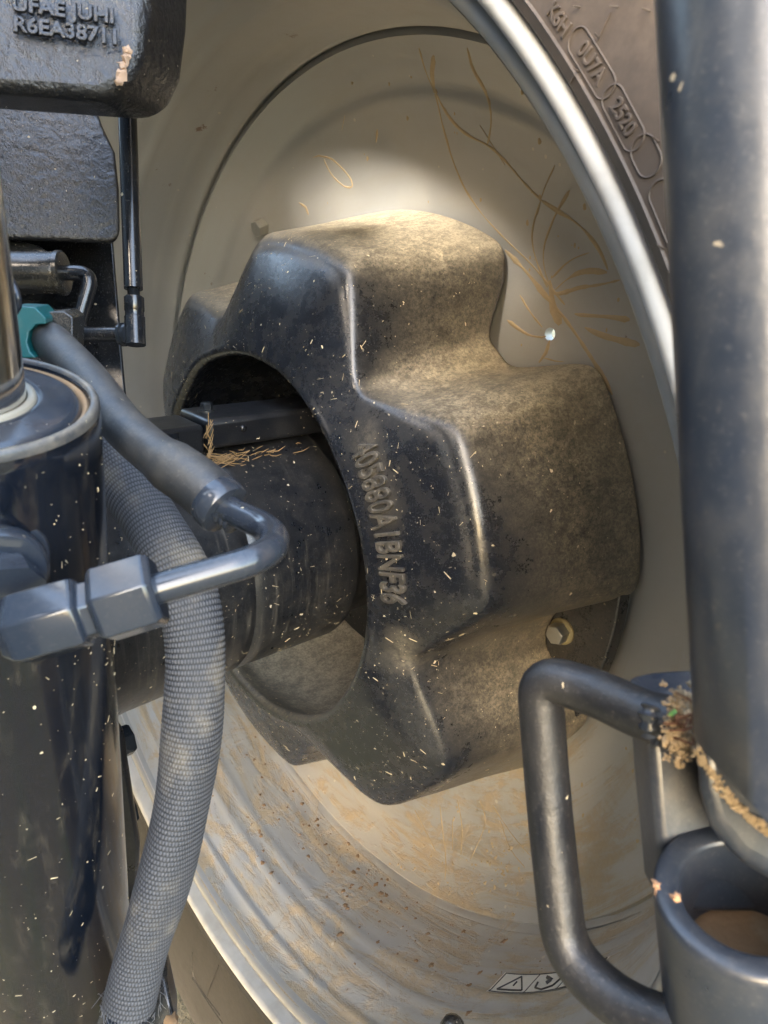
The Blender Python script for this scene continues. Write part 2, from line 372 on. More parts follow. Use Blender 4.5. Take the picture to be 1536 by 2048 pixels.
# flange: rounded bright band next to the tyre, groove, grey lip
flg = []
for t in np.linspace(200, -40, 12): flg.append((.0005-.0085*math.cos(R_(t))*-1*-1, .5545+.0085*math.sin(R_(t))))
band = [(.030, .5475), (.018, .5486), (.010, .5492), (.004, .5500), (.0006, .5520), (-.0004, .5548), (.0010, .5578), (.005, .5600), (.014, .5608)]
obj('flange_band', revolve(dens(band, .002), NW), M['flange'], wheel, 60)
lip = [(.030, .5475), (.0205, .5468), (.0178, .5450), (.0164, .5425), (.0166, .5395), (.0195, .5370), (.0245, .5352), (.031, .5341)]
fo = obj('flange_lip', revolve(dens(lip, .002), NW), M['flangelip'], wheel, 60)
# tyre
SIDE = [(.5602, .008), (.5610, .003), (.5625, .0005), (.5655, -.0004), (.5660, -.0012), (.5664, -.0015), (.5668, -.0012), (.5673, -.0004), (.585, -.0015), (.62, -.004), (.66, -.007), (.70, -.008), (.76, -.006), (.83, .000), (.89, .014), (.935, .05), (.965, .11)]
tp = [(x, r) for r, x in SIDE]+[(.17, .971), (.25, .972)]+[(.46-x, r) for r, x in SIDE][::-1]
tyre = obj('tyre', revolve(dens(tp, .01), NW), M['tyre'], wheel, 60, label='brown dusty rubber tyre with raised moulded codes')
def side_x(r): return float(np.interp(r, [q[0] for q in SIDE], [q[1] for q in SIDE]))
def polar(px, py):
    q = hit(px, py, SIDE); return math.hypot(q[1], q[2]), math.degrees(math.atan2(q[2], -q[1]))
def on_side(r0, th0):
    def fn(x, y, z):
        r = r0+y; th = th0-math.degrees(x/r0); return ring(side_x(r)-max(z, -.0004), r, th)
    return fn
def sidewall_text(s, px, py, size):
    r0, th0 = polar(px, py)
    obj('moulded_lettering', text_vf(s, size, .0008, on_side(r0, th0), .00022), M['tyre'], tyre, 50)
    return r0, th0
def capsule(r0, th0, L, H, w=.0009):
    pts = []; rr = H/2
    for t in np.linspace(-90, 90, 12): pts.append((L/2-rr+rr*math.cos(R_(t)), rr*math.sin(R_(t))))
    for t in np.linspace(90, 270, 12): pts.append((-L/2+rr+rr*math.cos(R_(t)), rr*math.sin(R_(t))))
    pts.append(pts[0]); fn = on_side(r0, th0)
    obj('moulded_outline', tube([fn(x, y, .0003) for x, y in pts], w, 6, False), M['tyre'], tyre, 60)
r0, t0 = sidewall_text('2520', 1247, 236, .0078); capsule(r0, t0, .0285, .0098, .0004)
r0, t0 = sidewall_text('0U7A', 1184, 126, .0078); capsule(r0, t0, .0330, .0098, .0004)
r0, t0 = sidewall_text('K6H', 1118, 40, .0080)
r0, t0 = polar(1293, 312); capsule(r0, t0, .0165, .0105, .0004)
r0, t0 = polar(1345, 440); capsule(r0, t0, .0330, .0098, .0004)
for a, b in (((1222, 25), (1195, 82)), ((1150, 150), (1134, 180))):           # thin mould lines
    q = [np.array(hit(a[0]+(b[0]-a[0])*k, a[1]+(b[1]-a[1])*k, SIDE))-np.array([.0003, 0, 0]) for k in np.linspace(0, 1, 8)]
    obj('mould_line', tube(q, .00035, 5), M['tyre'], tyre, 60)
for px, py in ((1160, 14), (1238, 12), (1302, 22), (1198, 76), (1156, 143), (1132, 180), (1318, 285), (1262, 438), (1330, 500)):
    q = np.array(hit(px, py, SIDE)); e = q+np.array([-.0045, .001+random.uniform(-.002, .002), random.uniform(-.001, .002)])
    obj('rubber_nib', tube([q+np.array([.002, 0, 0]), (q+e)/2, e], [.0004, .0003, .00025], 6), M['tyre'], tyre, 60)
for (a, b, c) in (((385, 1905), (390, 1958), (440, 2030)), ((438, 1930), (415, 1990), (398, 2060)), ((385, 1955), (420, 2010), (455, 2060))):
    q = [hit(*k, SIDE) for k in (a, b, c)]
    if all(k is not None for k in q): obj('mould_line', tube(spline(np.array(q)-np.array([.0004, 0, 0]), 10), .0008, 5), M['tyre'], tyre, 60)

gp = [(.2135, .5086), (.2165, .5068), (.2205, .5056), (.2240, .5048), (.2268, .5020)]
n_ = 220; th_ = np.linspace(-172, 8, n_); gv = []
for x, r in gp:
    wob = np.convolve(rng.normal(size=n_+8), np.ones(9)/9, 'valid')
    gv.append(np.array([ring(x+.0006*w, r+.0014*w-.0006*math.sin(t*.3), t) for t, w in zip(th_, wob)]))
mg = obj('packed_mud', (np.concatenate(gv), grid_faces(len(gp), n_, False)), M['rim'], wheel, 180, label='tan mud packed into the lower groove of the rim'); mg.data.attributes.new('pol', 'FLOAT_VECTOR', 'POINT')
# dried mud runs on the disc: thin raised strips that follow the surface
def strip(pts, w, prof, mat, parent, name, h=.0006, jit=.30):
    px = []
    for (a, b) in zip(pts[:-1], pts[1:]):
        k = max(2, int(math.hypot(b[0]-a[0], b[1]-a[1])/9))
        px += [(a[0]+(b[0]-a[0])*i/k, a[1]+(b[1]-a[1])*i/k) for i in range(k)]
    px.append(pts[-1]); px = np.array(px)
    if len(px) > 6:
        ker = np.ones(5)/5; mid = np.stack([np.convolve(px[:, k], ker, 'valid') for k in (0, 1)], 1); px = np.vstack([px[:2], mid, px[-2:]])
    q = [hit(a, b, prof) for a, b in px]; q = np.array([k for k in q if k is not None])
    if len(q) < 3: return None
    T = np.gradient(q, axis=0); T /= np.linalg.norm(T, axis=1)[:, None]+1e-9
    rr = np.hypot(q[:, 1], q[:, 2]); V = []
    N = np.stack([-np.ones(len(q)), 0*rr, 0*rr], 1)
    sl = np.array([(np.interp(r+.004, [k[0] for k in prof], [k[1] for k in prof])-np.interp(r-.004, [k[0] for k in prof], [k[1] for k in prof]))/.008 for r in rr])
    N[:, 1] = sl*q[:, 1]/rr; N[:, 2] = sl*q[:, 2]/rr; N /= np.linalg.norm(N, axis=1)[:, None]
    S = np.cross(T, N); n = len(q)
    ww = w*(1+jit*np.convolve(rng.normal(size=n+4), np.ones(5)/2.2, 'valid')[:n]); ww = np.clip(ww, w*.35, w*2.2)
    ww[0] *= .3; ww[-1] *= .4
    for k, hh in ((-1, -.0004), (-.55, h), (.55, h), (1, -.0004)): V.append(q+S*(k*ww/2)[:, None]+N*hh)
    V = np.stack(V, 1).reshape(-1, 3); return obj(name, (V, grid_faces(n, 4, False)), mat, parent, 180)
RUNS = [([(868, 110), (862, 160), (880, 205), (905, 245), (940, 275), (975, 288), (1010, 320), (1050, 368), (1082, 400)], .0042),
        ([(935, 95), (945, 140), (962, 165), (975, 190), (984, 230), (981, 265), (975, 288)], .0040),
        ([(838, 95), (850, 140), (872, 190), (885, 250), (905, 320), (930, 380), (965, 430), (1010, 478), (1060, 525), (1090, 560), (1130, 610)], .0022),
        ([(1082, 400), (1120, 425), (1155, 445), (1185, 478), (1205, 510), (1216, 540)], .0036),
        ([(1082, 400), (1068, 440), (1062, 480), (1075, 530), (1095, 575)], .0024),
        ([(1140, 380), (1115, 420), (1100, 455), (1085, 500), (1090, 550), (1110, 590)], .0028),
        ([(1110, 330), (1085, 385), (1075, 430)], .0016),
        ([(1240, 560), (1190, 572), (1150, 575), (1125, 590), (1112, 585)], .0036),
        ([(1215, 545), (1170, 540), (1140, 552), (1110, 580)], .0040),
        ([(1260, 640), (1210, 632), (1175, 632), (1150, 628)], .0050),
        ([(1280, 690), (1235, 680), (1195, 668), (1170, 655)], .0058),
        ([(1180, 505), (1140, 518), (1105, 555)], .0020),
        ([(1010, 500), (1050, 540), (1090, 590), (1125, 630), (1160, 680), (1195, 735), (1225, 790)], .0050),
        ([(1100, 560), (1106, 620), (1120, 650)], .0065),
        ([(1015, 640), (1045, 665), (1075, 678), (1092, 672)], .0034),
        ([(1040, 590), (1060, 625), (1085, 655)], .0022),
        ([(1100, 680), (1092, 705), (1078, 725)], .0040), ([(1085, 715), (1110, 722), (1130, 724)], .0018),
        ([(625, 315), (650, 308), (680, 330), (700, 355), (712, 372), (700, 380), (688, 372), (675, 365), (658, 345), (648, 318)], .0026),
        ([(598, 405), (612, 415), (617, 430)], .0036), ([(755, 258), (752, 285)], .0048),
        ([(960, 250), (1010, 330)], .0009), ([(690, 230), (684, 260)], .0012),
        ([(880, 1610), (885, 1660), (893, 1720), (890, 1760)], .0024), ([(915, 1600), (925, 1650), (922, 1710)], .0020),
        ([(960, 1600), (975, 1640), (955, 1690), (940, 1720)], .0020), ([(985, 1610), (1010, 1650), (1040, 1690), (1070, 1720)], .0020),
        ([(1000, 1640), (1020, 1700), (1050, 1735)], .0014), ([(830, 1620), (850, 1660), (870, 1700)], .0018), ([(905, 1640), (905, 1700)], .0026)]
for pts, w in RUNS: strip(pts, w, BOWL, M['mudstreak'], wheel, 'mud_streak')
for i in range(70):                                                      # mud drops
    px, py = random.choice([(random.uniform(620, 1180), random.uniform(120, 430)), (random.uniform(1040, 1250), random.uniform(360, 700)), (random.uniform(1120, 1290), random.uniform(1480, 1700)), (random.uniform(860, 1060), random.uniform(1600, 1780))])
    q = hit(px, py, BOWL)
    if q is None: continue
    a = random.uniform(.0008, .0026); e = random.uniform(1.1, 2.2)
    v = [q+np.array([-.0006, 0, 0])]+[q+np.array([.0005, a*math.cos(t), a*e*math.sin(t)]) for t in np.linspace(0, 2*math.pi, 9, endpoint=False)]
    obj('mud_drop', (v, [(0, 1+k, 1+(k+1) % 9) for k in range(9)]), M['mudstreak'], wheel, 180)
# thicker crumbs of mud on the lower barrel
BAR = sorted([(r, x) for x, r in barrel if .02 < x < .215])
def on_barrel(x, th):
    xs = [q[0] for q in barrel]; rs = [q[1] for q in barrel]; return ring(x, float(np.interp(x, xs, rs)), th)
def lump(c, n, size, flat, seed):
    r = np.random.default_rng(seed); N, a, b = frame(n); V = [np.array(c)+N*size*flat]; k = 11
    for j, (rad, hh) in enumerate(((.55, .8), (1., .0))):
        for i in range(k):
            t = 2*math.pi*i/k; q = rad*size*(1+.35*r.normal()); V.append(np.array(c)+a*q*math.cos(t)+b*q*math.sin(t)+N*(hh*size*flat*(1+.3*r.normal()) if hh else -.0005))
    F = [(0, 1+i, 1+(i+1) % k) for i in range(k)]+[(1+i, 1+k+i, 1+k+(i+1) % k, 1+(i+1) % k) for i in range(k)]
    return V, F
parts = []
for i in range(260):
    th = random.gauss(-78, 20); x = random.choice([random.gauss(.185, .022), random.gauss(.15, .04)])
    if not .05 < x < .213: continue
    c = on_barrel(x, th); n = -np.array([0, c[1], c[2]]); parts.append(lump(c, n, random.choice([.0008, .0012, .0018, .003])*random.uniform(.7, 1.4), random.uniform(.15, .35), i))
o = obj('mud_crumbs', join(*parts), M['mudthick'], wheel, 60); o['kind'] = 'stuff'
parts = []
for i in range(160):
    q = hit(random.gauss(930, 110), random.gauss(1745, 45), BOWL)
    if q is None: continue
    parts.append(lump(q, (-1, 0, .5), random.choice([.0007, .0012, .002])*random.uniform(.7, 1.5), random.uniform(.12, .25), 900+i))
if parts:
    o = obj('mud_crumbs', join(*parts), M['mudstreak'], wheel, 60); o['kind'] = 'stuff'
bq = hit(526, 452, BOWL)
b = obj('disc_bolt', hexhead(np.array(bq)+np.array([.002, 0, 0]), (-1, -.1, -.35), .020, .016, rot=.2), M['steel'], wheel, 30); bev(b, .0006)
# warning decal on the lower barrel
def barrel_hit(px, py):
    d = ray(px, py); xs = [q[0] for q in barrel]; rs = [q[1] for q in barrel]
    for t in np.arange(.35, 1.5, .0005):
        Q = CAM+t*d
        if 0 < Q[0] < .25 and math.hypot(Q[1], Q[2]) >= np.interp(Q[0], xs, rs): return Q
    return None
def decal_patch(corner, inset=0., lift=.0008, nu=14, nv=6):
    c = [(q[0], math.degrees(math.atan2(q[2], -q[1]))) for q in corner]
    return c
dc = [barrel_hit(*q) for q in ((975, 1980), (1024, 1937), (1160, 1945), (1118, 1985))]
dx0 = (dc[0][0]+dc[3][0])/2; dx1 = (dc[1][0]+dc[2][0])/2
dth = [math.degrees(math.atan2(q[2], -q[1])) for q in dc]; th_a = (dth[0]+dth[1])/2; th_b = th_a+ (dth[3]-dth[0])*1.35
def DM(u, v, lift=.0006):                      # u 0..1 along the rim, v 0..1 across
    x = dx0+(dx1-dx0)*v; th = th_a+(th_b-th_a)*u; q = on_barrel(x, th); n = -np.array([0, q[1], q[2]]); return q+n/np.linalg.norm(n)*lift
def patch(u0, u1, v0, v1, lift, n=10):
    k = 12; V = [DM(u0+(u1-u0)*i/n, v0+(v1-v0)*j/k, lift) for j in range(k+1) for i in range(n+1)]
    return V, grid_faces(k+1, n+1, False)
def pline(pts, w, lift): return join(*[tube([DM(a[0]+(b[0]-a[0])*t, a[1]+(b[1]-a[1])*t, lift) for t in np.linspace(0, 1, 10)], w, 5) for a, b in zip(pts[:-1], pts[1:])])
dec = obj('warning_decal', patch(0, 1, 0, 1, .0007), M['decal'], wheel, 0, label='small white warning sticker with triangle and arrow symbols')
obj('decal_border', join(pline([(.02, .04), (.98, .04), (.98, .96), (.02, .96), (.02, .04)], .0006, .0008), pline([(.35, .04), (.35, .96)], .0005, .0008), pline([(.66, .04), (.66, .96)], .0005, .0008)), M['decalink'], dec)
obj('decal_triangle', join(pline([(.07, .2), (.31, .2), (.19, .85), (.07, .2)], .0010, .0008), pline([(.19, .6), (.19, .4)], .0010, .0008)), M['decalink'], dec)
obj('decal_arrow', join(pline([(.40, .55), (.42, .3), (.50, .18), (.59, .3), (.61, .6), (.57, .8)], .0011, .0008), pline([(.46, .75), (.52, .6), (.5, .45)], .0022, .0008)), M['decalink'], dec)
obj('decal_book', join(pline([(.72, .25), (.82, .3), (.92, .25), (.92, .75), (.82, .8), (.72, .75), (.72, .25)], .0009, .0008), pline([(.82, .3), (.82, .8)], .0007, .0008)), M['decalink'], dec)

# ------------------------------------------------------------------ wheel weight (six-lobed casting)
weight = thing('wheel_weight', 'black six-lobed cast iron wheel weight with a big round hole, bolted inside the wheel', 'wheel weight', (.28, 0, -.36))
NT_ = 720; TH = np.arange(NT_)*360/NT_; CEN0 = 21.5
def section(hw, rl, rv, blur, vf=0.):
    d = np.abs((TH-CEN0+30) % 60-30)                              # angle from the lobe centre 0..30
    a, b = np.array([rl*math.cos(R_(hw)), rl*math.sin(R_(hw))]), np.array([rv*math.cos(R_(30-vf)), rv*math.sin(R_(30-vf))])
    out = np.empty(NT_)
    for i, q in enumerate(d):
        if q <= hw: out[i] = rl
        elif q >= 30-vf: out[i] = rv
        else:                                                     # straight flank from lobe corner to valley
            c, s = math.cos(R_(q)), math.sin(R_(q)); e = b-a
            out[i] = (a[0]*e[1]-a[1]*e[0])/(c*e[1]-s*e[0])
    k = np.exp(-.5*(np.arange(-24, 25)*360/NT_/blur)**2); k /= k.sum()
    return np.convolve(np.r_[out[-24:], out, out[:24]], k, 'valid')
def lerp(a, b, t): return a+(b-a)*t
prof = []                                                          # list of (x array, r array) from bore to front to back
one = np.ones(NT_)
XB = .283
for x, r in ((XB-.002, .204), (.260, .212), (.23, .219), (.19, .225), (.15, .226), (.115, .219), (.100, .2120)): prof.append((x*one, r*one))
for t in np.linspace(180, 75, 7)[0:]:                              # rounded hole edge
    prof.append((.0865*one+.0085*math.cos(R_(t)) if False else (.0865-.0085*math.sin(R_(180-t)))*one, (.2045+.0085-.0085*math.cos(R_(180-t)))*one))
rk = section(13.8, .3215, .253, 1.35, 1.)                               # front rim of the lobes
lob = (rk-rk.min())/(rk.max()-rk.min())
xk = lerp(.104, .1150, lob)
rf0, xf0 = .2137, .0782
for t in np.linspace(.06, .86, 14):
    prof.append((xf0+(xk-xf0)*t-.004*np.sin(math.pi*t)*lob, rf0+(rk-rf0)*t))
back = section(18.0, .3575, .286, 1.5, 4.5)
def outer(t): return rk+(back-rk)*t
rho = .16
p0x, p0r = xf0+(xk-xf0)*.86, rf0+(rk-rf0)*.86
e1x = xk+(XB-xk)*.08; e1r = outer(.08)
for t in np.linspace(.1, 1, 9):                                    # fillet between front face and outer wall
    prof.append(((1-t)**2*p0x+2*t*(1-t)*xk+t*t*e1x, (1-t)**2*p0r+2*t*(1-t)*rk+t*t*e1r))
lobb = (back-back.min())/(back.max()-back.min()); XBv = XB-.017*(1-np.clip(lobb*1.6, 0, 1))
for t in np.linspace(.13, .97, 26):
    rr = outer(t)
    prof.append((xk+(XBv-xk)*t, rr))
prof.append((XBv-.001, back-.0012)); prof.append((XBv, back-.006)); prof.append((XBv, back-.03)); prof.append((XB*one, .225*one)); prof.append((XB*one, .207*one))
PX = np.array([p[0] for p in prof]); PR = np.array([p[1] for p in prof])
tr = np.radians(TH)
WV = np.stack([PX, -PR*np.cos(tr)[None], PR*np.sin(tr)[None]], -1)
nz1 = np.zeros(WV.shape[:2])
for k in range(14):                                                # slow unevenness of the casting
    w = rng.normal(size=3)*28; ph = rng.uniform(0, 6.28); nz1 += np.sin(WV@w+ph)
WV = WV*(1+0)+np.stack([0*nz1, -np.cos(tr)[None]*nz1*.00028, np.sin(tr)[None]*nz1*.00028], -1)
casting = obj('casting', (WV.reshape(-1, 3), grid_faces(len(prof), NT_, True, True)), M['weight'], weight, 75)
# dust settles on the outer walls, most towards the disc and on upward facing flanks
cm = casting.data; nrm = np.zeros(len(cm.vertices)*3, np.float32); cm.vertex_normals.foreach_get('vector', nrm); nrm = nrm.reshape(-1, 3)
wx = WV.reshape(-1, 3); rr = np.hypot(wx[:, 1], wx[:, 2])
outw = np.clip((nrm[:, 1]*wx[:, 1]+nrm[:, 2]*wx[:, 2])/rr, -1, 1)
sm = lambda v, a, b: (lambda t: t*t*(3-2*t))(np.clip((v-a)/(b-a), 0, 1))
du = sm(wx[:, 0], .118, .20)*.32*sm(outw, .2, .8)+sm(wx[:, 0], .18, .28)*.40*sm(outw, .2, .8)
du += sm(nrm[:, 2], .2, .95)*.62*sm(wx[:, 0], .095, .13)+.42*sm(-outw, .2, .8)*sm(-wx[:, 2], -.05, .12)
deep = sm(-(rr-np.tile(back, len(prof))), -.30, .0)*0
du += .22*sm(wx[:, 0], .11, .15)*sm(-(rr), -.285, -.245)*sm(outw, .1, .6)
thv = np.degrees(np.arctan2(wx[:, 2], -wx[:, 1])); du += .22*np.exp(-((rr-.244)/.014)**2)*sm(thv, 17, 30)*sm(-thv, -47, -40)*(wx[:, 0] < .12)+.35*np.exp(-((rr-.244)/.012)**2)*sm(-thv, -2, 3)*sm(thv, -14, -8)*(wx[:, 0] < .12)
at = cm.attributes.new('dust', 'FLOAT', 'POINT'); at.data.foreach_set('value', np.clip(du, 0, 1.1).astype(np.float32))
# raised part number on the front of the lobe that faces the rear
def face_xr(r, th):
    i = int(round(th % 360/360*NT_)) % NT_; rr = PR[13:40, i]; xx = PX[13:40, i]
    k = int(np.argmax(rr)); return float(np.interp(r, rr[:k+1], xx[:k+1]))
def num_fn(x, y, z):
    th = 23.0-math.degrees(x/.252); r = .2400+y+.0006*(th-21)*.1
    s = (face_xr(r+.006, th)-face_xr(r-.006, th))/.012
    q = ring(face_xr(r, th), r, th); n = np.array([-1, s*q[1]/r, s*q[2]/r]); return q+n/np.linalg.norm(n)*max(z, -.0006)
obj('raised_number', text_vf('405880A1BNF36', .0335, .0030, lambda x, y, z: num_fn(x*.64, y, z), .0009), M['weight'], weight, 60, label='raised cast part number running down the front face')
at2 = bpy.data.objects['raised_number'].data.attributes.new('dust', 'FLOAT', 'POINT'); at2.data.foreach_set('value', np.full(len(bpy.data.objects['raised_number'].data.vertices), .24, np.float32))  # pale tint in the dust attribute stands in for glints on the letters
# mounting pads in three of the valleys, each with a bolt
for c in (-8.5, 111.5, 231.5):
    pad = [(.2665, .255), (.2665, .3485), (.268, .350), (.2815, .3515), (.2815, .255)]
    v, f = revolve(pad, 40, True, c-22, c+22); n = 40
    f += [tuple(i*n for i in range(5)), tuple(i*n+n-1 for i in range(5))[::-1]]
    o = bev(obj('mounting_pad', (v, f), M['weight'], weight, 40), .0015)
    k = o.data.attributes.new('dust', 'FLOAT', 'POINT'); k.data.foreach_set('value', np.full(len(v), .12, np.float32))
    bc = ring(.2665, .298 if c < 0 else .318, c+1.0)
    b = obj('bolt', hexhead(bc-np.array([.0025, 0, 0]), (-1, 0, 0), .019, .0125, rot=.35), M['steel'], weight, 30); bev(b, .0006)
    obj('washer', lathe(bc, (-1, 0, 0), [(-.002, .014), (.0020, .014), (.0026, .0132), (.0026, .006)], 32), M['washer'], b, 40)

# ------------------------------------------------------------------ axle housing
axle = thing('axle_housing', 'dark dusty axle tube running into the hole of the wheel weight', 'axle', (-.1, 0, -.13))
tubep = [(-.30, .150), (-.16, .150), (-.15, .142), (-.135, .134), (-.10, .1285), (-.04, .127), (.0118, .127), (.0135, .1255), (.0150, .1255), (.0166, .127), (.1325, .1275), (.1365, .1265), (.140, .122), (.1435, .115), (.150, .1120), (.30, .1105)]
obj('tube', revolve(dens(tubep, .012), 128), M['housing'], axle, 60)
obj('hub_flange', revolve([(.262, .112), (.262, .196), (.266, .2005), (.288, .2005)], 96), M['housing'], axle, 40)
plate = [(-.128, -.165, -.05), (-.128, -.178, -.16), (-.128, -.150, -.262), (-.128, -.06, -.285), (-.128, .08, -.26), (-.128, .09, -.02)]
fl = obj('flange_plate', prism(plate, (-.03, 0, 0)), M['housing'], axle, 30); bev(fl, .006, 3)
for px, py, x in ((250, 1482, -.118), (256, 1622, -.118)):
    d = ray(px, py); t = (x-CAM[0])/d[0]; c = CAM+t*d; c[0] = -.129
    b = obj('flange_bolt', hexhead(c, (1, 0, 0), .024, .017, rot=.2), M['darkbolt'], axle, 30); bev(b, .0008)
    obj('washer', lathe(c, (1, 0, 0), [(0, .017), (.003, .017), (.003, .01)], 28), M['darkbolt'], b, 40)
# cover channel lying along the top of the tube
def channel(x0, x1, y0, y1, z0, z1, th=.004):
    prof = [(y0, z0), (y0, z1), (y1, z1), (y1, z0), (y1-th, z0), (y1-th, z1-th), (y0+th, z1-th), (y0+th, z0)]
    return prism([(x0, y, z) for y, z in prof], (x1-x0, 0, 0))
cover = thing('cover_channel', 'black folded metal channel bolted along the top of the axle tube', 'cover', (.08, 0, .127))
bev(obj('long_channel', boxab((.0110, -.050, .1275), (.235, .013, .1562)), M['cover'], cover, 30), .0050, 3)
bev(obj('short_channel', boxab((-.115, -.046, .1235), (.0095, .010, .1512)), M['cover'], cover, 30), .004, 3)
hb = np.array([.028, -.014, .1562]); hbo = obj('bolt', hexhead(hb+np.array([0, 0, .002]), (0, 0, 1), .0105, .0065, rot=.3), M['darkbolt'], cover, 30)
obj('washer', lathe(hb, (0, 0, 1), [(0, .0085), (.002, .0083), (.0022, .005)], 28), M['darkbolt'], hbo, 40)
obj('rivet', lathe(np.array([.048, -.050, .1445]), (0, -1, 0), [(0, .0036), (.0012, .0032), (.002, .0016), (.0022, .0003)], 16), M['paint'], cover, 60)
obj('step_clip', prism([(-.050, -.047, .122), (-.050, -.047, .147), (-.018, -.047, .149), (-.018, -.047, .124)], (0, -.0035, 0)), M['paint'], cover, 30)
# straw caught under the channel
parts = []
for i in range(64):
    x = .012+abs(random.gauss(0, .033)); y = -.053+random.gauss(0, .0035)-.004*(random.random() < .2); 
    z = math.sqrt(max(.127**2-y*y, 0))+random.uniform(.0003, .0055)
    a = random.gauss(0, .5); L = random.uniform(.006, .024); d = np.array([math.cos(a), .5*math.sin(a), random.gauss(0, .22)])*L
    c = np.array([x, y, z]); parts.append(tube([c-d/2, c+np.array([0, random.gauss(0, .0015), random.gauss(0, .001)]), c+d/2], [.0003, random.uniform(.0003, .0007), .0002], 4))
for i in range(18):
    x = .0105+random.gauss(0, .0015); z = random.uniform(.122, .158); y = -.0515+random.gauss(0, .003)
    d = np.array([random.gauss(0, .4), random.gauss(0, .3), 1])*random.uniform(.003, .009); c = np.array([x, y, z]); parts.append(tube([c-d, c, c+d], [.0003, .0006, .0003], 4))
s = obj('straw_clump', join(*parts), M['straw'], None, 60); tag(s, 'tangle of dry brown straw caught under the channel on the axle tube', 'straw'); s['kind'] = 'stuff'

# ------------------------------------------------------------------ hydraulic cylinder (left)
CA = np.array([-.223, -.317, .247]); CU = np.array([-.026, -.208, .978]); CU /= np.linalg.norm(CU); CR = .05
cyl = thing('hydraulic_cylinder', 'thick glossy black hydraulic cylinder with chrome rod at the left edge', 'cylinder', CA-CU*.62)
obj('barrel', lathe(CA-CU*.62, CU, [(.612*k/60, CR) for k in range(60)]+[(.612, CR), (.617, CR-.0006), (.6195, CR-.002), (.62, CR-.0032), (.6188, CR-.0040), (.6125, CR-.0042), (.60, CR-.0042)], 96), M['cyl'], cyl, 50)
obj('gland', lathe(CA, CU, [(-.02, .0428), (-.0035, .0428), (-.0012, .0416), (-.0004, .0400), (.0006, .0300), (.0010, .0285), (.0004, .0268), (-.02, .0250)], 96), M['fit'], cyl, 40)
obj('barrel_rim', lathe(CA, CU, [(-.0030, .0500), (-.0008, .0498), (.0006, .0490), (.0010, .0478), (.0006, .0466), (-.0020, .0460), (-.006, .0459)], 96, cap=False), M['capring'], cyl, 60)
obj('snap_ring', lathe(CA, CU, [(-.008, .0460), (-.0028, .0459), (-.0018, .0448), (-.0024, .0437), (-.0045, .0428)], 96, cap=False), M['rustring'], cyl, 60)
obj('wiper_seal', lathe(CA, CU, [(-.004, .0270), (.0015, .0266), (.0022, .0252), (.0016, .0236), (-.002, .0234)], 64, cap=False), M['seal'], cyl, 60)
obj('piston_rod', lathe(CA, CU, [(-.05, .0232), (.35, .0232)], 64), M['chrome'], cyl, 60)
# port boss and elbow
pb = P(-8, 1080, .262); pbd = P(6, 1192, .2265)-pb; pl = np.linalg.norm(pbd); pbd /= pl
boss = obj('port_boss', lathe(pb-.010*pbd, pbd, [(0, .0178), (.026, .0178), (.0278, .0170), (.0285, .0155), (.0285, .010)], 56), M['fit'], cyl, 40)
obj('lock_nut', lathe(pb+.0195*pbd, pbd, [(0, .0150), (.0030, .0162), (.0085, .0162), (.0100, .0150), (.0100, .009)], 48), M['fit'], boss, 40)
e0 = P(28, 1262, .222); e1 = P(168, 1223, .2265); e2 = P(194, 1214, .2273); e3 = P(318, 1177, .2310)
ed = e1-e0; el = np.linalg.norm(ed)
elb = obj('elbow', lathe(e0, ed, [(-.0035, .0090), (0, .0122), (.0025, .0131), (el-.0015, .0131), (el, .0124), (el+.0003, .0105), (el+.008, .0103)], 6, rot=.42), M['fit'], cyl, 25)
bev(elb, .0009, 2, 20)
obj('elbow_neck', lathe(pb+.024*pbd, e0+(e1-e0)*.12-pb-.024*pbd, [(0, .0100), (.006, .0102), (.007, .0118), (.016, .0122)], 8, rot=.2), M['fit'], elb, 30)
nl = np.linalg.norm(e3-e2)
nut = obj('pipe_nut', lathe(e2, e3-e2, [(-.0008, .0100), (0, .0122), (.0018, .0140), (nl-.0022, .0140), (nl, .0124), (nl+.0003, .0066)], 6, rot=.42), M['fit'], cyl, 25)
bev(nut, .0006, 2, 20)

# ------------------------------------------------------------------ steel pipe and rubber hose
hose = thing('hydraulic_hose', 'grey black hydraulic hose with a bent steel pipe end across the picture', 'hose', P(400, 1000, .28))
pp = rounded([P(305, 1181, .2306), P(540, 1112, .2400), P(556, 1066, .268), P(455, 1018, .288), P(425, 1000, .2925)], .014, 12)
obj('bent_pipe', tube(spline(pp, 60), np.linspace(.0055, .0060, 60), 28), M['fit'], hose, 60)
hp = [P(452, 1020, .2905), P(395, 968, .297), P(315, 912, .307), P(245, 850, .322), P(178, 762, .345), P(112, 692, .370), P(86, 664, .390), P(78, 652, .425)]
hs = spline(hp, 80); hl = np.r_[0, np.cumsum(np.linalg.norm(np.diff(hs, axis=0), axis=1))]
hr = np.where(hl < .0045, .0098, np.where(hl < .041, .0121, .0104))
hr = np.convolve(np.r_[hr[:1], hr, hr[-1:]], np.ones(3)/3, 'valid')
hr[0] = .0085
obj('rubber_hose', tube(hs, hr, 40), M['hose'], hose, 60)
u = hs[0]-hs[3]
obj('crimp_ferrule', lathe(hs[2], u, [(-.003, .0118), (.0, .0126), (.0045, .0126), (.0062, .0118), (.0068, .0095), (.0070, .0075)], 48), M['fit'], hose, 40)
obj('pipe_collar', lathe(hs[0], u, [(-.002, .0074), (.002, .0074), (.0024, .0066), (.0032, .0066), (.0036, .0071), (.0048, .0071), (.0052, .0065), (.0060, .0065), (.0063, .0069), (.0074, .0069), (.0078, .0060)], 40), M['fit'], hose, 40)

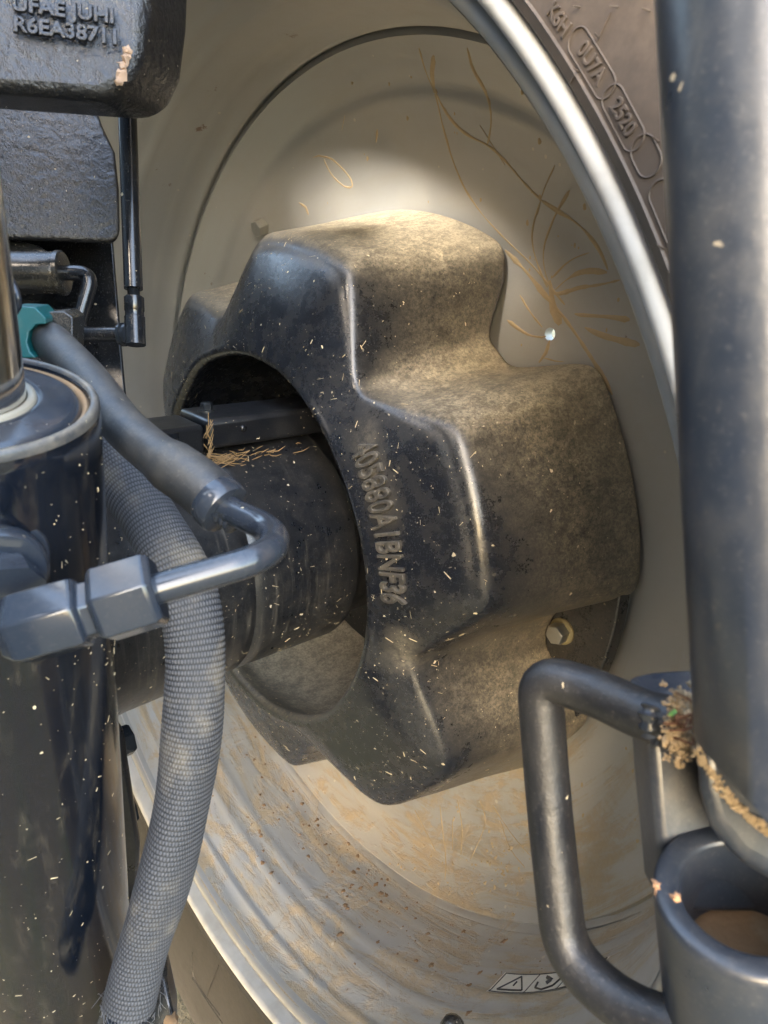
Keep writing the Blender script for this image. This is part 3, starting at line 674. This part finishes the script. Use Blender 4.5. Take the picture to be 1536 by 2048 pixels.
# ------------------------------------------------------------------ woven protective sleeve over a second hose
sleeve = thing('sleeved_hose', 'hose in a grey woven fabric sleeve hanging down in front of the rim', 'hose', P(240, 2048, .41))
sp = spline([P(205, 880, .425), P(250, 960, .41), P(310, 1060, .395), P(362, 1160, .385), P(390, 1270, .380), P(391, 1400, .380), P(378, 1530, .384), P(352, 1660, .388), P(318, 1790, .394), P(285, 1900, .400), P(262, 2000, .404)], 1000)
Af, Bf, Tf = tube(sp, .017, 8, frames=True)
NC = 240; ROWS = len(sp); sl_ = np.r_[0, np.cumsum(np.linalg.norm(np.diff(sp, axis=0), axis=1))]
phi = np.linspace(0, 2*np.pi, NC, endpoint=False); V = []; W = []
rows = .0030; NB = 54
for i in range(ROWS):
    s_ = sl_[i]/rows; rowi = math.floor(s_); sh = .5*(rowi % 2)
    wv = np.abs(np.sin(NB/2*phi+sh*np.pi))**.8*math.sin(math.pi*(s_-rowi))**.7
    base = .0154+.0010*np.sin(phi*2+sl_[i]*9)+.0007*np.sin(phi*3-sl_[i]*31)+.0005*math.sin(sl_[i]*70)
    crease = -.0014*np.exp(-((phi-2.6+.4*math.sin(sl_[i]*8))/.18)**2)
    r = base+crease+.0007*wv+rng.normal(size=NC)*.00005
    V.append(sp[i]+r[:, None]*(np.cos(phi)[:, None]*Af[i]+np.sin(phi)[:, None]*Bf[i])); W.append(wv)
so_ = obj('woven_sleeve', (np.concatenate(V), grid_faces(ROWS, NC)), M['sleeve'], sleeve, 180)
at = so_.data.attributes.new('weave', 'FLOAT', 'POINT'); at.data.foreach_set('value', np.concatenate(W).astype(np.float32))
bd = P(225, 2100, .410)-sp[-1]
fer = obj('hex_ferrule', lathe(sp[-6], bd, [(0, .0135), (.004, .0150), (.05, .0150)], 10, rot=.1), M['fit'], sleeve, 25); bev(fer, .0008)
obj('ferrule_edge', lathe(sp[-4], bd, [(0, .0152), (.0014, .0153), (.0015, .0145)], 10, rot=.1), M['chrome'], fer, 25)
parts = []
for i in range(60):
    t = random.uniform(0, 6.28); c = sp[-2]+.0172*(math.cos(t)*Af[-1]+math.sin(t)*Bf[-1]); d = np.array([random.gauss(0, .003), random.gauss(0, .003), -random.uniform(.002, .010)])
    parts.append(tube([c, c+d*.6+rng.normal(size=3)*.0008, c+d], [.0002, .0002, .0001], 4))
o = obj('frayed_threads', join(*parts), M['sleeve'], sleeve, 60); o['kind'] = 'stuff'
at = o.data.attributes.new('weave', 'FLOAT', 'POINT'); at.data.foreach_set('value', np.full(len(o.data.vertices), .9, np.float32))
sc_ = obj('soil_crumb', lump(P(343, 2040, .552), (0, -1, .3), .007, .8, 5), M['mudthick'], None, 60); tag(sc_, 'small brown crumb of soil beside the foot of the woven sleeve', 'soil')

# ------------------------------------------------------------------ upper left castings
arm = thing('lettered_casting', 'big rough black casting with raised letters in the upper left corner', 'casting', P(150, 200, .36))
fr = [P(-330, -260, .33), P(300, -260, .36), P(290, 0, .36), P(275, 110, .36), P(250, 172, .362), P(205, 200, .362), P(-330, 158, .33)]
bk = np.array([.040, .030, -.002])
armb = obj('casting_body', prism(fr, bk), M['cast'], arm, 40); bev(armb, .011, 5, 30)
fn_o = P(150, 60, .3455); ex = P(250, 72, .3455+.006)-P(50, 48, .3455-.0055); ex /= np.linalg.norm(ex); ey = P(150, 10, .3455)-P(150, 110, .3455); ey -= ex*(ey@ex); ey /= np.linalg.norm(ey); en = np.cross(ex, ey)
def arm_plane_fn(px, py, lift):
    n = np.cross(fr[2]-fr[0], fr[6]-fr[0]); n /= np.linalg.norm(n)
    if n@(CAM-fr[0]) < 0: n = -n
    d = ray(px, py); t = ((fr[0]-CAM)@n)/(d@n); o0 = CAM+t*d
    d2 = ray(px+60, py+8); t2 = ((fr[0]-CAM)@n)/(d2@n); xx = CAM+t2*d2-o0; xx /= np.linalg.norm(xx); yy = np.cross(n, xx)
    return lambda x, y, z: o0+xx*x+yy*y+n*(z+lift)
obj('raised_letters', text_vf('UFAE JUHI', .0110, .0004, arm_plane_fn(128, 22, .0), .0006), M['cast'], arm, 60)
obj('raised_letters', text_vf('R6EA38711', .0110, .0004, arm_plane_fn(135, 64, .0), .0006), M['cast'], arm, 60)
cr = thing('dirt_clod', 'pinkish clod of dried dirt stuck on the black lettered casting', 'dirt', P(245, 132, .35))
fnn = arm_plane_fn(246, 132, .0)
obj('crust', join(*[lump(fnn(.0022*k*.5, .0042*k, .0), fnn(0, 0, 1)-fnn(0, 0, 0), .0026, .5, 50+k) for k in range(-2, 3)]), simple('pink_dirt', (.42, .29, .20), .9), cr, 60)
rear = thing('rear_casting', 'glossy blue-black pebbled casting below the lettered one, behind the thin rod', 'casting', P(120, 480, .5))
f2 = [P(-420, 190, .46), P(190, 205, .50), P(206, 250, .50), P(232, 305, .50), P(240, 380, .50), P(242, 470, .50), P(228, 488, .50), P(-420, 462, .46)]
o = obj('casting_body', prism(f2, np.array([.03, .16, 0])), M['cast'], rear, 40); bev(o, .012, 5, 30)
brk = thing('side_plate', 'flat dark blue-black plate standing behind the cranked rod', 'plate', P(210, 850, .57))
o = obj('plate', prism([P(-150, 440, .57), P(226, 475, .57), P(238, 620, .57), P(246, 720, .57), P(258, 850, .57), P(250, 1010, .56), P(-150, 1000, .55)], np.array([.004, .012, 0])), M['paint'], brk, 30); bev(o, .002)

# ------------------------------------------------------------------ thin linkage rod with ball joint, cranked rod
rod = thing('link_rod', 'thin glossy black vertical link rod with angled ball joint at its lower end', 'rod', P(268, 690, .46))
ra, rb = P(252, 150, .46), P(267, 578, .46)
obj('rod', lathe(ra, rb-ra, [(0, .0062), (np.linalg.norm(rb-ra), .0062)], 32), M['paint'], rod, 60)
obj('threaded_end', join(*[lathe(rb+(rb-ra)/np.linalg.norm(rb-ra)*(.0009*k), rb-ra, [(0, .0036), (.00045, .0042), (.0009, .0036)], 20) for k in range(6)]), M['darkbolt'], rod, 30)
ja, jb = P(268, 592, .46), P(271, 690, .46)
sk = obj('joint_socket', lathe(ja, jb-ja, [(0, .0052), (.0012, .0066), (.010, .0066), (.0105, .0062), (.014, .0062), (.0145, .0068), (np.linalg.norm(jb-ja), .0068)], 28), M['paint'], rod, 40)
obj('joint_pin', lathe(P(276, 668, .46), P(232, 670, .465)-P(276, 668, .46), [(0, .0058), (.006, .0060), (.0065, .0078), (.0085, .0078), (.009, .0066), (.0105, .0066), (.011, .0080), (.0128, .0080), (.0130, .005)], 28), M['darkbolt'], rod, 40)
crank = thing('cranked_rod', 'black rod bent in a crank between the fat cylinder and the link rod', 'rod', P(170, 680, .475))
obj('bent_rod', tube(rounded([P(110, 546, .475), P(186, 545, .475), P(150, 668, .475), P(255, 669, .466)], .012, 10), .0052, 24), M['paint'], crank, 60)
act = thing('actuator', 'fat black horizontal cylinder end beside the chrome rod', 'actuator', P(60, 600, .475))
aa, ab = P(-60, 545, .47), P(118, 546, .475); L = np.linalg.norm(ab-aa)
obj('body', lathe(aa, ab-aa, [(0, .0142), (L-.002, .0142), (L, .0138)], 48), M['plast'], act, 40)
obj('end_cap', lathe(ab, ab-aa, [(0, .0152), (.003, .0152), (.0042, .0140), (.0045, .007)], 48), M['plast'], act, 40)
obj('mount_wedge', prism([P(-20, 470, .50), P(75, 492, .50), P(120, 520, .50), P(118, 560, .50), P(40, 640, .50), P(-20, 640, .50)], np.array([.006, .02, 0])), M['plast'], act, 30)
clamp = thing('pipe_clamp', 'teal plastic pipe clamp half with black block, holding the grey hose', 'clamp', P(90, 700, .40))
def arc_block(cpx, cpy, d, outer_px, r_in):
    pts = [P(*q, d) for q in outer_px]; return pts
cl1 = [P(22, 612, .362), P(70, 614, .362), P(92, 636, .362), P(92, 648, .362), P(72, 650, .362), P(58, 664, .362), P(54, 684, .362), P(60, 704, .362), P(72, 716, .362), P(22, 716, .362)]
bev(obj('teal_half', prism(cl1, np.array([.012, .018, 0])), M['teal'], clamp, 30), .0008)
cl2 = [P(72, 626, .372), P(128, 622, .372), P(146, 634, .372), P(146, 700, .372), P(136, 698, .372), P(130, 672, .372), P(112, 652, .372), P(92, 644, .372)]
bev(obj('black_half', prism(cl2, np.array([.012, .018, 0])), M['plast'], clamp, 30), .0008)
bev(obj('teal_edge', prism([P(132, 686, .378), P(148, 676, .378), P(150, 706, .378), P(140, 712, .378)], np.array([.006, .010, 0])), M['teal'], clamp, 30), .0006)
clip = thing('wire_clip', 'small grey wire loop clipped to the chrome rod', 'clip', P(30, 610, .30))
obj('loop', tube(spline([P(22, 560, .30), P(34, 590, .298), P(36, 612, .30), P(26, 625, .302), P(20, 600, .303)], 30), .0016, 12), M['fit'], clip, 60)

# ------------------------------------------------------------------ lift link at the right, close to the lens
link = thing('lift_link', 'blurred thick blue-grey lift link close to the camera on the right', 'lift link', P(1470, 2048, .2))
pa, pb_ = P(1480, -260, .150), P(1562, 1590, .166)
pv, pf = lathe(pb_, pa-pb_, [(0, .0190)]+[(np.linalg.norm(pa-pb_)*k/12, .0190) for k in range(4, 13)], 64)
q0, q1, q2 = P(1385, 1478, .165), P(1536, 1645, .150), P(1480, 1560, .190); pn = np.cross(q1-q0, q2-q0); pu = (pa-pb_)/np.linalg.norm(pa-pb_)
for k in range(64): pv[k] = pv[k]+pu*(((q0-pv[k])@pn)/(pu@pn))      # slanted weld cut at the foot
obj('post', (pv, pf), M['post'], link, 60)
tc = P(1492, 1786, .200); vw = ray(1492, 1806); vw /= np.linalg.norm(vw); im = P(1492, 1806, .2)-P(1496, 1960, .2); im -= vw*(im@vw); im /= np.linalg.norm(im); up = .62*im-.785*vw; up /= np.linalg.norm(up)
obj('socket_tube', lathe(tc-up*.16, up, [(0, .0262), (.157, .0262), (.1592, .0257), (.160, .0247), (.160, .0196), (.1594, .0186), (.1575, .0181), (.06, .0181)], 72, cap=False), M['post'], link, 50)
obj('socket_floor', lathe(tc-up*.034, up, [(0, .0183), (.004, .0183), (.005, .015), (.0052, .001)], 40), M['mudthick'], link, 60)
web = [P(*q, .223) for q in ((1296, 1402), (1345, 1390), (1405, 1385), (1700, 1385), (1700, 1830), (1332, 1830), (1310, 1600))]
o = obj('web_plate', prism(web, np.array([.010, .014, -.002])), M['post'], link, 40); bev(o, .003, 4, 25)
gus = [P(*q, .189) for q in ((1392, 1462), (1700, 1440), (1700, 1850), (1470, 1720), (1418, 1650), (1398, 1580))]
o = obj('gusset', prism(gus, ray(1450, 1600)*.034), M['post'], link, 40); bev(o, .005, 4, 25)
hpth = rounded([P(1400, 1452, .216), P(1300, 1436, .226), P(1180, 1380, .245), P(1078, 1352, .256), P(1098, 1620, .258), P(1130, 1905, .252), P(1235, 2010, .236), P(1420, 2085, .215)], .022, 10)
obj('handle', tube(spline(hpth, 120), .0086, 32), M['handle'], link, 60)
obj('weld_bead', tube(spline([P(1305, 1412, .2205), P(1298, 1440, .2195), P(1306, 1468, .221), P(1340, 1490, .218)], 20), [.003+.0008*math.sin(k*1.9) for k in range(20)], 12), M['post'], link, 60)
# dirt caught where the post meets the bracket
parts = [lump(P(1362+random.gauss(0, 16), 1448+random.gauss(0, 30), .2090+random.uniform(-.001, .002)), -ray(1345, 1440)+rng.normal(size=3)*.25, random.uniform(.0004, .0011), random.uniform(.2, .4), 300+i) for i in range(620)]
for i in range(200):
    t = i/199; parts.append(lump(P(1392+t*150+random.gauss(0, 4), 1500+t*160+random.gauss(0, 5)+25*math.sin(t*3), .190-.004*t), -ray(1400, 1500)+rng.normal(size=3)*.4, random.uniform(.0003, .0008), .6, 400+i))
o = obj('packed_dirt', join(*parts), simple('bracket_dirt', (.36, .27, .165), .92, 0., 260, .9, .7, .4), link, 180); o['kind'] = 'stuff'
parts = []
for i in range(9):
    c = P(1360+random.gauss(0, 9), 1445+random.gauss(0, 20), .2068); d = rng.normal(size=3)*.0022; parts.append(tube([c-d, c+rng.normal(size=3)*.0015, c+d], [.0004, .0005, .0003], 5))
s = obj('plant_scraps', join(*parts), simple('dark_scraps', (.13, .06, .03), .9), link, 60); s['kind'] = 'stuff'
lf = obj('leaf_scrap', lump(P(1345, 1428, .2065), ray(1342, 1426)*-1, .0011, .3, 77), M['leaf'], None, 60); tag(lf, 'tiny bright green leaf scrap in the dirt by the handle', 'leaf')
for px, py, d, l in ((1312, 1772, .190, 'left of the two pale orange dirt specks on the socket rim'), (1352, 1794, .186, 'right of the two pale orange dirt specks, beside the socket opening')):
    s = obj('dirt_speck', lump(P(px, py, d), ray(px, py)*-1, .0013, .9, px+11), simple('orange_dirt', (.50, .28, .15), .9), None, 60); tag(s, l, 'dirt', 'dirt specks on the socket rim')
low = thing('lower_link', 'dark bar low down between the woven sleeve and the tyre', 'link bar', P(330, 2048, .56))
o = obj('bar', prism([P(150, 1880, .60), P(330, 1955, .58), P(352, 2060, .56), P(352, 2300, .55), P(60, 2300, .55), P(60, 1900, .60)], np.array([.015, .03, 0])), M['paint'], low, 30); bev(o, .004, 3)
kn = thing('black_knob', 'small dark rounded tip poking up at the bottom edge below the decal', 'knob', P(905, 2090, .42))
obj('tip', lathe(P(905, 2110, .42), P(905, 2000, .42)-P(905, 2110, .42), [(0, .0085), (.012, .0085), (.019, .0078), (.0225, .0055), (.0235, .002)], 10), M['plast'], kn, 50)

# ------------------------------------------------------------------ loose chaff lying on the black parts
def chaff_on(o, count, seed, keep, lmin=.001, lmax=.006, wmax=.0006):
    r = np.random.default_rng(seed); me = o.data; org = ORG[o]
    fc = np.array([p.center[:] for p in me.polygons])+org; fn = np.array([p.normal[:] for p in me.polygons]); ar = np.array([p.area for p in me.polygons])
    ok = keep(fc, fn); idx = np.where(ok)[0]
    if len(idx) == 0: return None
    pr = ar[idx]/ar[idx].sum(); parts = []
    ph = r.normal(size=(6, 3))*60; of = r.uniform(0, 6.28, 6)
    for i in r.choice(idx, count, p=pr):
        if np.sin(ph@fc[i]+of).sum() < r.normal()*1.2-.6: continue
        n = fn[i]; _, a, b = frame(n); t = r.uniform(0, 6.28); d = a*math.cos(t)+b*math.sin(t); w = np.cross(n, d)
        L = lmin*.6+(lmax*1.5-lmin)*r.random()**5; wd = .00015+(wmax-.0001)*r.random()**2; c = fc[i]+(a*r.normal()+b*r.normal())*.002+n*.0001; h = n*wd*.8
        V = [c-d*L/2-w*wd, c-d*L/2+w*wd, c+d*L/2+w*wd*.6, c+d*L/2-w*wd*.6, c+h-d*L*.3, c+h+d*L*.3]
        parts.append((V, [(0, 1, 4), (1, 2, 5, 4), (2, 3, 5), (3, 0, 4, 5)]))
    return join(*parts)
def facing(fc, fn): return ((CAM-fc)*fn).sum(1) > 0
v = chaff_on(casting, 1000, 1, lambda c, n: facing(c, n) & (c[:, 0] < .13) & (np.hypot(c[:, 1], c[:, 2]) > .205))
s = obj('chaff', v, M['chaff'], None, 0); tag(s, 'scattered pale chaff flecks stuck on the front of the wheel weight', 'chaff'); s['kind'] = 'stuff'
v = chaff_on(bpy.data.objects['tube'], 420, 2, lambda c, n: facing(c, n) & (c[:, 0] > -.1) & (c[:, 0] < .14))
s = obj('chaff', v, M['chaff'], None, 0); tag(s, 'scattered pale chaff flecks lying on the axle tube', 'chaff'); s['kind'] = 'stuff'
v = chaff_on(bpy.data.objects['barrel'], 700, 3, lambda c, n: facing(c, n), .0006, .0030, .0004)
s = obj('chaff', v, M['chaff'], None, 0); tag(s, 'pale chaff specks stuck down the side of the hydraulic cylinder', 'chaff'); s['kind'] = 'stuff'
